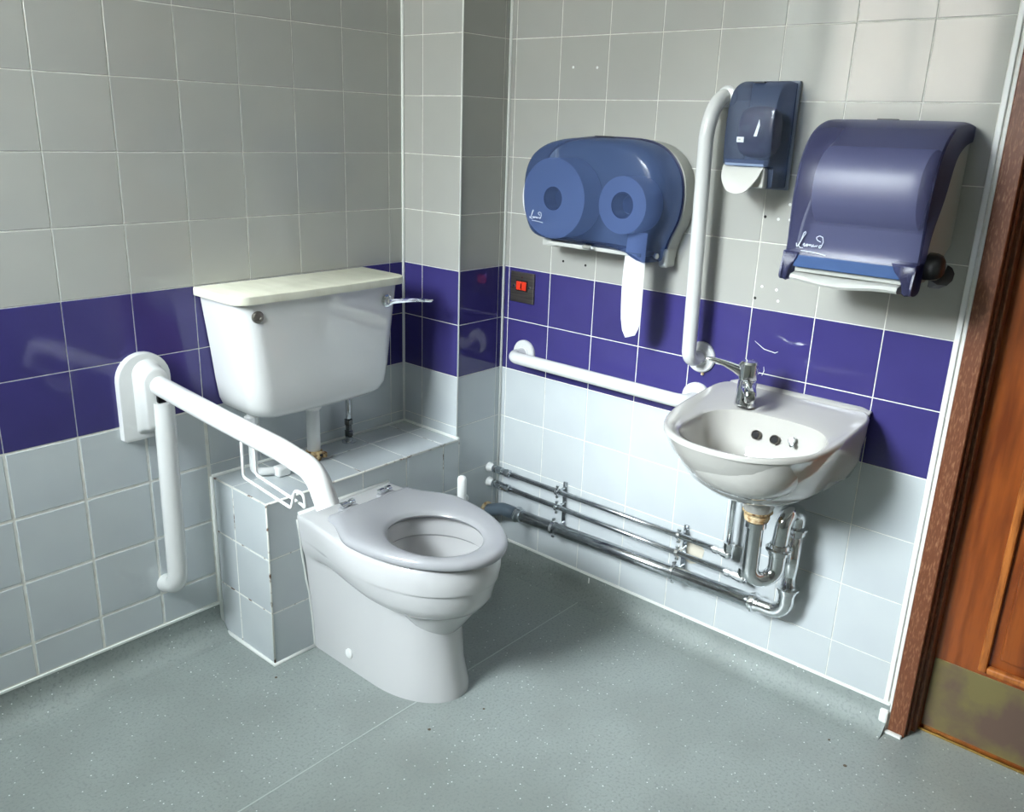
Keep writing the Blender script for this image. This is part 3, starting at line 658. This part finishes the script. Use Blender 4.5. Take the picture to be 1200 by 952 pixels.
obj('lever', loft([[(x, y+dy, z+dz) for dy, dz in ((0, -t), (-w*.3, -t*1.1), (-w, 0), (-w*.3, t), (0, t))] for x, y, z, w, t in
    ((-0.185, PY1-0.014, 1.070, .016, .006), (-0.150, PY1-0.018, 1.066, .020, .007), (-0.118, PY1-0.018, 1.072, .020, .007), (-0.092, PY1-0.016, 1.082, .017, .006), (-0.078, PY1-0.014, 1.090, .010, .004))]), 'black_plastic', pd, auto=0.9)
obj('latch_slot', box(-0.078, -0.066, -1.262, -1.300, 1.3575, 1.3592), 'black_plastic', pd)
signature(pcover, lambda a, b: (-0.2185, -1.192-a, 1.110+b), 0.036, 0.0009)

# ------------------------------------------------------------------ basin
bs = thing('wash_basin', (0, -1.15, 0.56), 'small pale ceramic wall-hung wash basin above chrome pipes', 'basin')
YC = -1.148
def rim_z(x): return 0.753-0.030*min(1.0, max(0.0, -x/0.30))**0.8
def bring(cy, w, xb, xf, z, nb=7.0, nf=2.3, xm=None, n=72, follow=0.0, tilt=0.0, wb=None):
    xm = xb+(xf-xb)*0.40 if xm is None else xm
    R = []
    for k in range(n):
        a = 2*PI*k/n; c, s = math.cos(a), math.sin(a)
        e = nf if c < 0 else nb
        x = xm+(abs(c)**(2/e))*((xb-xm) if c > 0 else (xf-xm))
        y = cy+spow(s, 2/e)*(w if (wb is None or c < 0) else w+(wb-w)*c**0.45)
        R.append((x, y, (rim_z(x)+z) if follow else z+tilt*x))
    return R
def match(a, b, t): return [tuple(p+(q-p)*t for p, q in zip(u, v)) for u, v in zip(a, b)]
outer = bring(YC, 0.188, -0.002, -0.412, 0.0, follow=1)
rr = [bring(-1.152, 0.052, -0.115, -0.205, 0.548, 2, 2), bring(-1.152, 0.085, -0.070, -0.245, 0.556, 2.6, 2), bring(-1.150, 0.125, -0.030, -0.292, 0.578, 4, 2, wb=.135), bring(YC, 0.152, -0.004, -0.330, 0.606, 6, 2.1, wb=.174),
      bring(YC, 0.170, -0.002, -0.366, 0.648, 7, 2.2, wb=.186), bring(YC, 0.182, -0.002, -0.393, 0.682, 7, 2.25), bring(YC, 0.1875, -0.002, -0.408, 0.706, 7, 2.3, tilt=-0.02)]
rr.append([(x, y, z-0.010) for x, y, z in outer]); rr.append([(x, y, z-0.003) for x, y, z in outer])
inn = bring(-1.166, 0.143, -0.136, -0.392, 0, 3.2, 2.4, n=72, follow=1, xm=-0.262)
def inset(o, d, dz): 
    out = []
    for x, y, z in o:
        v = Vector((-0.2-x, YC-y, 0)).normalized()*d; out.append((x+v.x, y+v.y, z+dz))
    return out
rr.append(inset(outer, 0.003, 0.0005)); rr.append(inset(outer, 0.008, 0.0010))
def flat(o, z): return [(x, y, z) for x, y, _ in o]
deck = match(inset(outer, 0.012, -0.0015), inn, 0.35); deck = [(x, y, min(z, rim_z(x)-0.003) if x < -0.03 else z) for x, y, z in deck]
rr.append(deck)
rr.append(match(inset(outer, 0.010, 0), [(x, y, z-0.005) for x, y, z in inn], 0.88)); rr.append([(x, y, z-0.008) for x, y, z in inn])
for s, dz in ((.975, -.022), (.94, -.045), (.88, -.07), (.78, -.095), (.62, -.115), (.40, -.128), (.16, -.133)):
    rr.append([(-0.235+(x+0.235)*s-0.0*dz, -1.160+(y+1.160)*s, 0.722+dz) for x, y, _ in inn])
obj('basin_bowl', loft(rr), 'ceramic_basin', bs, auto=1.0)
for y in (-1.128, -1.172):
    o = obj('overflow_hole', lathe((-0.150, y, 0.684), (-0.94, 0, 0.34), [(-.010, .0085), (.000, .0085), (.0015, .0078), (.0018, .0010)], 16), 'black_hole', bs)
    obj('overflow_ring', lathe((-0.150, y, 0.684), (-0.94, 0, 0.34), [(-.004, .0105), (.0010, .0105), (.0018, .0095), (.0012, .0085), (-.004, .0085)], 20), 'steel_brushed', o)
obj('chain_stay', join(lathe((-0.150, -1.212, 0.692), (-0.94, 0, 0.34), [(-.004, .0085), (.003, .0085), (.006, .006), (.0065, .001)], 12), lathe((-0.156, -1.216, 0.684), (-0.94, 0, 0.34), [(-.004, .005), (.005, .005), (.006, .001)], 10)), 'chrome_dull', bs, auto=0.5)
obj('plug_waste', lathe((-0.235, -1.160, 0.5895), (0, 0, 1), [(0, .020), (.002, .020), (.0025, .014), (.001, .012), (.001, .001)], 24), 'chrome', bs, auto=0.5)

obj('back_ledge', loft([[(-0.002, y, 0.749), (-0.002, y, z), (-0.010, y, z), (-0.018, y, z-0.004), (-0.022, y, 0.747)] for y, z in ((-0.985, .752), (-1.0, .757), (-1.30, .757), (-1.322, .752))]), 'ceramic_basin', bs, auto=0.9)
# tap
tp = thing('mixer_tap', (-0.135, -1.083, 0.738), 'chrome mixer tap with long lever standing on the wash basin', 'tap')
tx, ty, tz = -0.128, -1.083, 0.738
obj('body', lathe((tx, ty, tz), (0, 0, 1), [(0, .024), (.002, .0245), (.006, .0235), (.030, .0215), (.052, .0205), (.060, .019)], 28), 'chrome', tp, auto=0.5)
obj('head', lathe((tx, ty, tz+.060), (0, 0, 1), [(0, .018), (.003, .0215), (.028, .0225), (.038, .0215), (.043, .018), (.044, .002)], 28), 'chrome', tp, auto=0.5)
spd = Vector((-0.82, -0.57, 0)).normalized(); spn = Vector((-spd.y, spd.x, 0))
def swept(pts):
    R = []
    for d, z, w, h, in pts:
        c = Vector((tx, ty, tz))+spd*d; R.append([c+spn*(w*math.cos(a))+Vector((0, 0, z+h*math.sin(a))) for a in (2*PI*k/14 for k in range(14))])
    return loft(R)
obj('spout', join(swept([(.006, .044, .016, .016), (.024, .046, .016, .014), (.046, .045, .0145, .012), (.060, .040, .013, .011), (.064, .036, .010, .008)]),
                  lathe(Vector((tx, ty, tz+.040))+spd*.052, (0, 0, -1), [(0, .0115), (.016, .0115), (.018, .010), (.0185, .004)], 18)), 'chrome', tp, auto=0.6)
spd = Vector((-0.45, 0.90, 0)).normalized(); spn = Vector((-spd.y, spd.x, 0))
obj('lever', swept([(.008, .076, .014, .014), (.022, .080, .013, .013), (.036, .086, .011, .010), (.054, .093, .0095, .0075), (.074, .098, .0085, .006), (.090, .100, .007, .005), (.097, .099, .004, .003)]), 'chrome', tp, auto=0.9)
obj('hot_cold_mark', lathe((tx-0.0205, ty-0.008, tz+.018), (-0.93, -0.36, 0.02), [(-.002, .0055), (.0014, .0055), (.0016, .001)], 14), 'dark_metal', tp)

# ------------------------------------------------------------------ pipework under the basin
wx, wy = -0.160, -1.160
tr = thing('waste_trap', (wx, wy, 0.36), 'polished chrome U-bend waste trap hanging beneath the wash basin', 'pipe')
obj('waste_boss', lathe((wx, wy, 0.508), (0, 0, 1), [(0, .028), (.006, .032), (.020, .036), (.040, .040)], 28), 'ceramic_basin', tr, auto=0.6)
obj('waste_seal', lathe((wx, wy, 0.489), (0, 0, 1), [(0, .024), (.002, .027), (.006, .026), (.008, .029), (.013, .029), (.015, .0265), (.021, .030), (.024, .029)], 28), 'limescale', tr, auto=0.6)
obj('seal_ring', lathe((wx, wy, 0.511), (0, 0, 1), [(0, .033), (.0015, .0345), (.004, .034), (.005, .032)], 28), 'corroded_brass', tr, auto=0.6)
obj('top_nut', lathe((wx, wy, 0.472), (0, 0, 1), [(0, .021), (.002, .0245), (.015, .0245), (.018, .022)], 28), 'chrome', tr, auto=0.5)
ux, uy = -0.112, -1.202; vx, vy = -0.050, -1.213
obj('u_bend', tube(fillet([(wx, wy, 0.476), (wx, wy, 0.338), (ux, uy, 0.338), (ux, uy, 0.418)], 0.0318, 12), 0.0195, 24), 'chrome', tr, auto=0.6)
obj('swivel_nut', lathe((ux, uy, 0.398), (0, 0, 1), [(0, .020), (.002, .0225), (.013, .023), (.014, .030), (.018, .030), (.020, .024), (.028, .022), (.030, .018)], 28), 'chrome', tr, auto=0.5)
obj('over_bend', tube(fillet([(ux, uy, 0.424), (ux+0.004, uy-.002, 0.498), (vx, vy, 0.498), (vx, vy, 0.445)], [.034, .026], 12), 0.0185, 24), 'chrome', tr, auto=0.6)
obj('outlet_nut', lathe((vx, vy, 0.432), (0, 0, 1), [(0, .0195), (.002, .022), (.014, .0225), (.016, .027), (.020, .027), (.022, .021), (.024, .019)], 28), 'chrome', tr, auto=0.5)
wp = thing('waste_pipe', (-0.05, -0.72, 0.21), 'thick chrome waste pipe running low along the wall to the trap', 'pipe')
obj('pipe', tube([(-0.050, -0.345, 0.199), (-0.050, -1.140, 0.219)], 0.0178, 24), 'chrome_dull', wp, smooth=True)
obj('riser', tube([(vx, vy, 0.285), (vx, vy, 0.440)], 0.0175, 24), 'chrome', wp, smooth=True)
obj('elbow', tube(fillet([(-0.050, -1.138, 0.2190), (-0.050, -1.213, 0.2205), (vx, vy, 0.292)], 0.040, 12), 0.0192, 24), 'chrome', wp, auto=0.6)
obj('riser_nut', lathe((vx, vy, 0.275), (0, 0, 1), [(0, .0195), (.002, .022), (.012, .0225), (.014, .0275), (.018, .0275), (.020, .021), (.022, .018)], 28), 'chrome', wp, auto=0.5)
obj('elbow_nut', lathe((-0.050, -1.122, 0.2186), (0, -1, .025), [(0, .0185), (.002, .022), (.008, .0225), (.010, .0265), (.016, .0265), (.018, .022), (.026, .0215), (.028, .019)], 28), 'chrome', wp, auto=0.5)
obj('wall_elbow', tube(fillet([(-0.050, -0.370, 0.1995), (-0.050, -0.300, 0.198), (-0.050, -0.229, 0.170)], [0.035], 8), 0.0200, 22), 'blue_grey_plastic', wp, auto=0.6)
obj('wall_elbow_nut', lathe((-0.050, -0.352, 0.199), (0, -1, .025), [(0, .020), (.003, .0225), (.006, .025), (.010, .025), (.012, .0225), (.024, .022), (.026, .018)], 28), 'chrome_dull', wp, auto=0.5)
obj('wall_seal', lathe((-0.050, -0.229, 0.170), (0, -1, 0), [(0, .030), (.006, .028), (.010, .021)], 20), 'limescale', wp, auto=0.6)
def elbow_fit(parent, a, d, r=0.0115):
    obj('compression_fitting', join(lathe(a, d, [(0, .0085), (.001, r), (.014, r), (.015, .0095), (.022, .0095), (.023, r*1.05), (.036, r*1.05), (.038, .008)], 10)), 'chrome', parent)
def supply(name, z0, z1, yend, label):
    t = thing(name, (-0.040, -0.65, z0), label, 'pipe')
    obj('pipe', tube([(-0.040, -0.300, z0), (-0.040, yend, z1)], 0.0075, 16), 'chrome_dull', t, smooth=True)
    obj('isolating_valve', join(lathe((-0.040, -0.247, z0), (0, -1, 0), [(0, .010), (.002, .0125), (.012, .0125), (.014, .010), (.020, .010), (.022, .0125), (.036, .0125), (.038, .0105), (.052, .0105), (.054, .0125), (.066, .0125), (.068, .0085)], 8),
        box(-0.058, -0.050, -0.288, -0.280, z0-.004, z0+.004, .001)), 'chrome_dull', t)
    obj('wall_flange', lathe((-0.040, -0.229, z0), (0, -1, 0), [(0, .0155), (.006, .0145), (.012, .011), (.020, .010)], 20), 'white_plastic', t, auto=0.5)
    elbow_fit(t, (-0.040, yend+0.030, z1-.0006), (0, -1, 0))
    return t
p1 = supply('water_supply_pipe', 0.3155, 0.318, -1.036, 'upper thin chrome water pipe on the wall, turning up to the basin')
obj('riser', tube([(-0.040, -1.046, 0.325), (-0.040, -1.046, 0.575)], 0.0078, 16), 'chrome', p1, smooth=True)
obj('elbow_fitting', join(lathe((-0.040, -1.046, 0.306), (0, 0, 1), [(0, .009), (.002, .012), (.026, .012), (.028, .0135), (.042, .0135), (.044, .0085)], 10), lathe((-0.040, -1.028, 0.317), (0, -1, 0), [(0, .010), (.002, .0125), (.024, .0125), (.026, .010)], 10)), 'chrome', p1)
p2 = supply('water_supply_pipe', 0.2665, 0.268, -1.075, 'lower thin chrome water pipe on the wall, ending in an elbow behind the trap')
obj('riser', tube([(-0.040, -1.092, 0.275), (-0.040, -1.092, 0.565)], 0.0075, 16), 'chrome', p2, smooth=True)
obj('elbow_fitting', join(lathe((-0.040, -1.092, 0.255), (0, 0, 1), [(0, .009), (.002, .012), (.024, .012), (.026, .0135), (.040, .0135), (.042, .0085)], 10), lathe((-0.040, -1.075, 0.267), (0, -1, 0), [(0, .010), (.002, .0125), (.022, .0125), (.024, .010)], 10)), 'chrome', p2)
# clip brackets
def clip(y, label):
    t = thing('pipe_clip', (0, y, 0.27), label, 'pipe clip', 'chrome clips holding the wall pipes')
    f = (y+0.30)/-0.74
    for zc, r in ((0.3155+.0025*f, .0085), (0.2665+.0015*f, .0085), (0.199+.02*f*0.95, .0188)):
        xc = -0.040 if r < .01 else -0.050; n = 24; w = .0045
        ring = lambda q, yy: [(xc+q*math.cos(2*PI*k/n), yy, zc+q*math.sin(2*PI*k/n)) for k in range(n)]
        obj('ring', loft([ring(r, y-w), ring(r+.0032, y-w), ring(r+.0032, y+w), ring(r, y+w), ring(r, y-w)], False, False), 'chrome', t, auto=0.6)
        for s in (-1, 1): obj('clip_screw', lathe((xc, y, zc+s*(r+.002)), (0, 0, s), [(0, .0045), (.004, .0045), (.005, .006), (.009, .006), (.010, .002)], 10), 'chrome', t)
        obj('stem', tube([(xc+r, y, zc+.001), (0.0, y, zc+.001)], .0038, 10), 'chrome_dull', t)
    obj('backplate', join(box(-0.005, 0, y-.007, y+.007, 0.205, 0.335, .001), lathe((-0.004, y, 0.327), (-1, 0, 0), [(0, .0055), (.004, .005), (.005, .001)], 10)), 'chrome_dull', t)
    return t
clip(-0.500, 'chrome triple pipe clip on the wall near the tiled corner'); clip(-0.905, 'chrome triple pipe clip in front of the tan filler patch')
fpatch = obj('filler_patch', ngon([(-0.900, 0.296), (-0.940, 0.300), (-0.962, 0.280), (-0.955, 0.240), (-0.925, 0.228), (-0.902, 0.236), (-0.893, 0.262)], 0.0012, 'yz', -0.0008), 'fill_tan', wall_right)

# ------------------------------------------------------------------ toilet brush behind the pan
tb = thing('toilet_brush', (-0.285, -0.350, 0), 'white toilet brush with upright handle standing behind the pan', 'toilet brush')
obj('handle', lathe((-0.285, -0.350, 0.09), (0, 0, 1), [(0, .007), (.20, .007), (.225, .013), (.290, .0130), (.297, .011), (.301, .006), (.302, .001)], 20), 'white_plastic', tb, auto=0.8)
obj('holder', lathe((-0.285, -0.350, 0), (0, 0, 1), [(0, .055), (.004, .058), (.10, .045), (.118, .043), (.118, .038), (.02, .040), (.02, .002)], 28), 'white_plastic', tb, auto=0.6)
obj('hang_loop', tube([(-0.285+.012*math.cos(a)+.010, -0.352, 0.318+.012*math.sin(a)) for a in (2*PI*k/16 for k in range(17))], .0028, 8), 'white_plastic', tb, smooth=True)
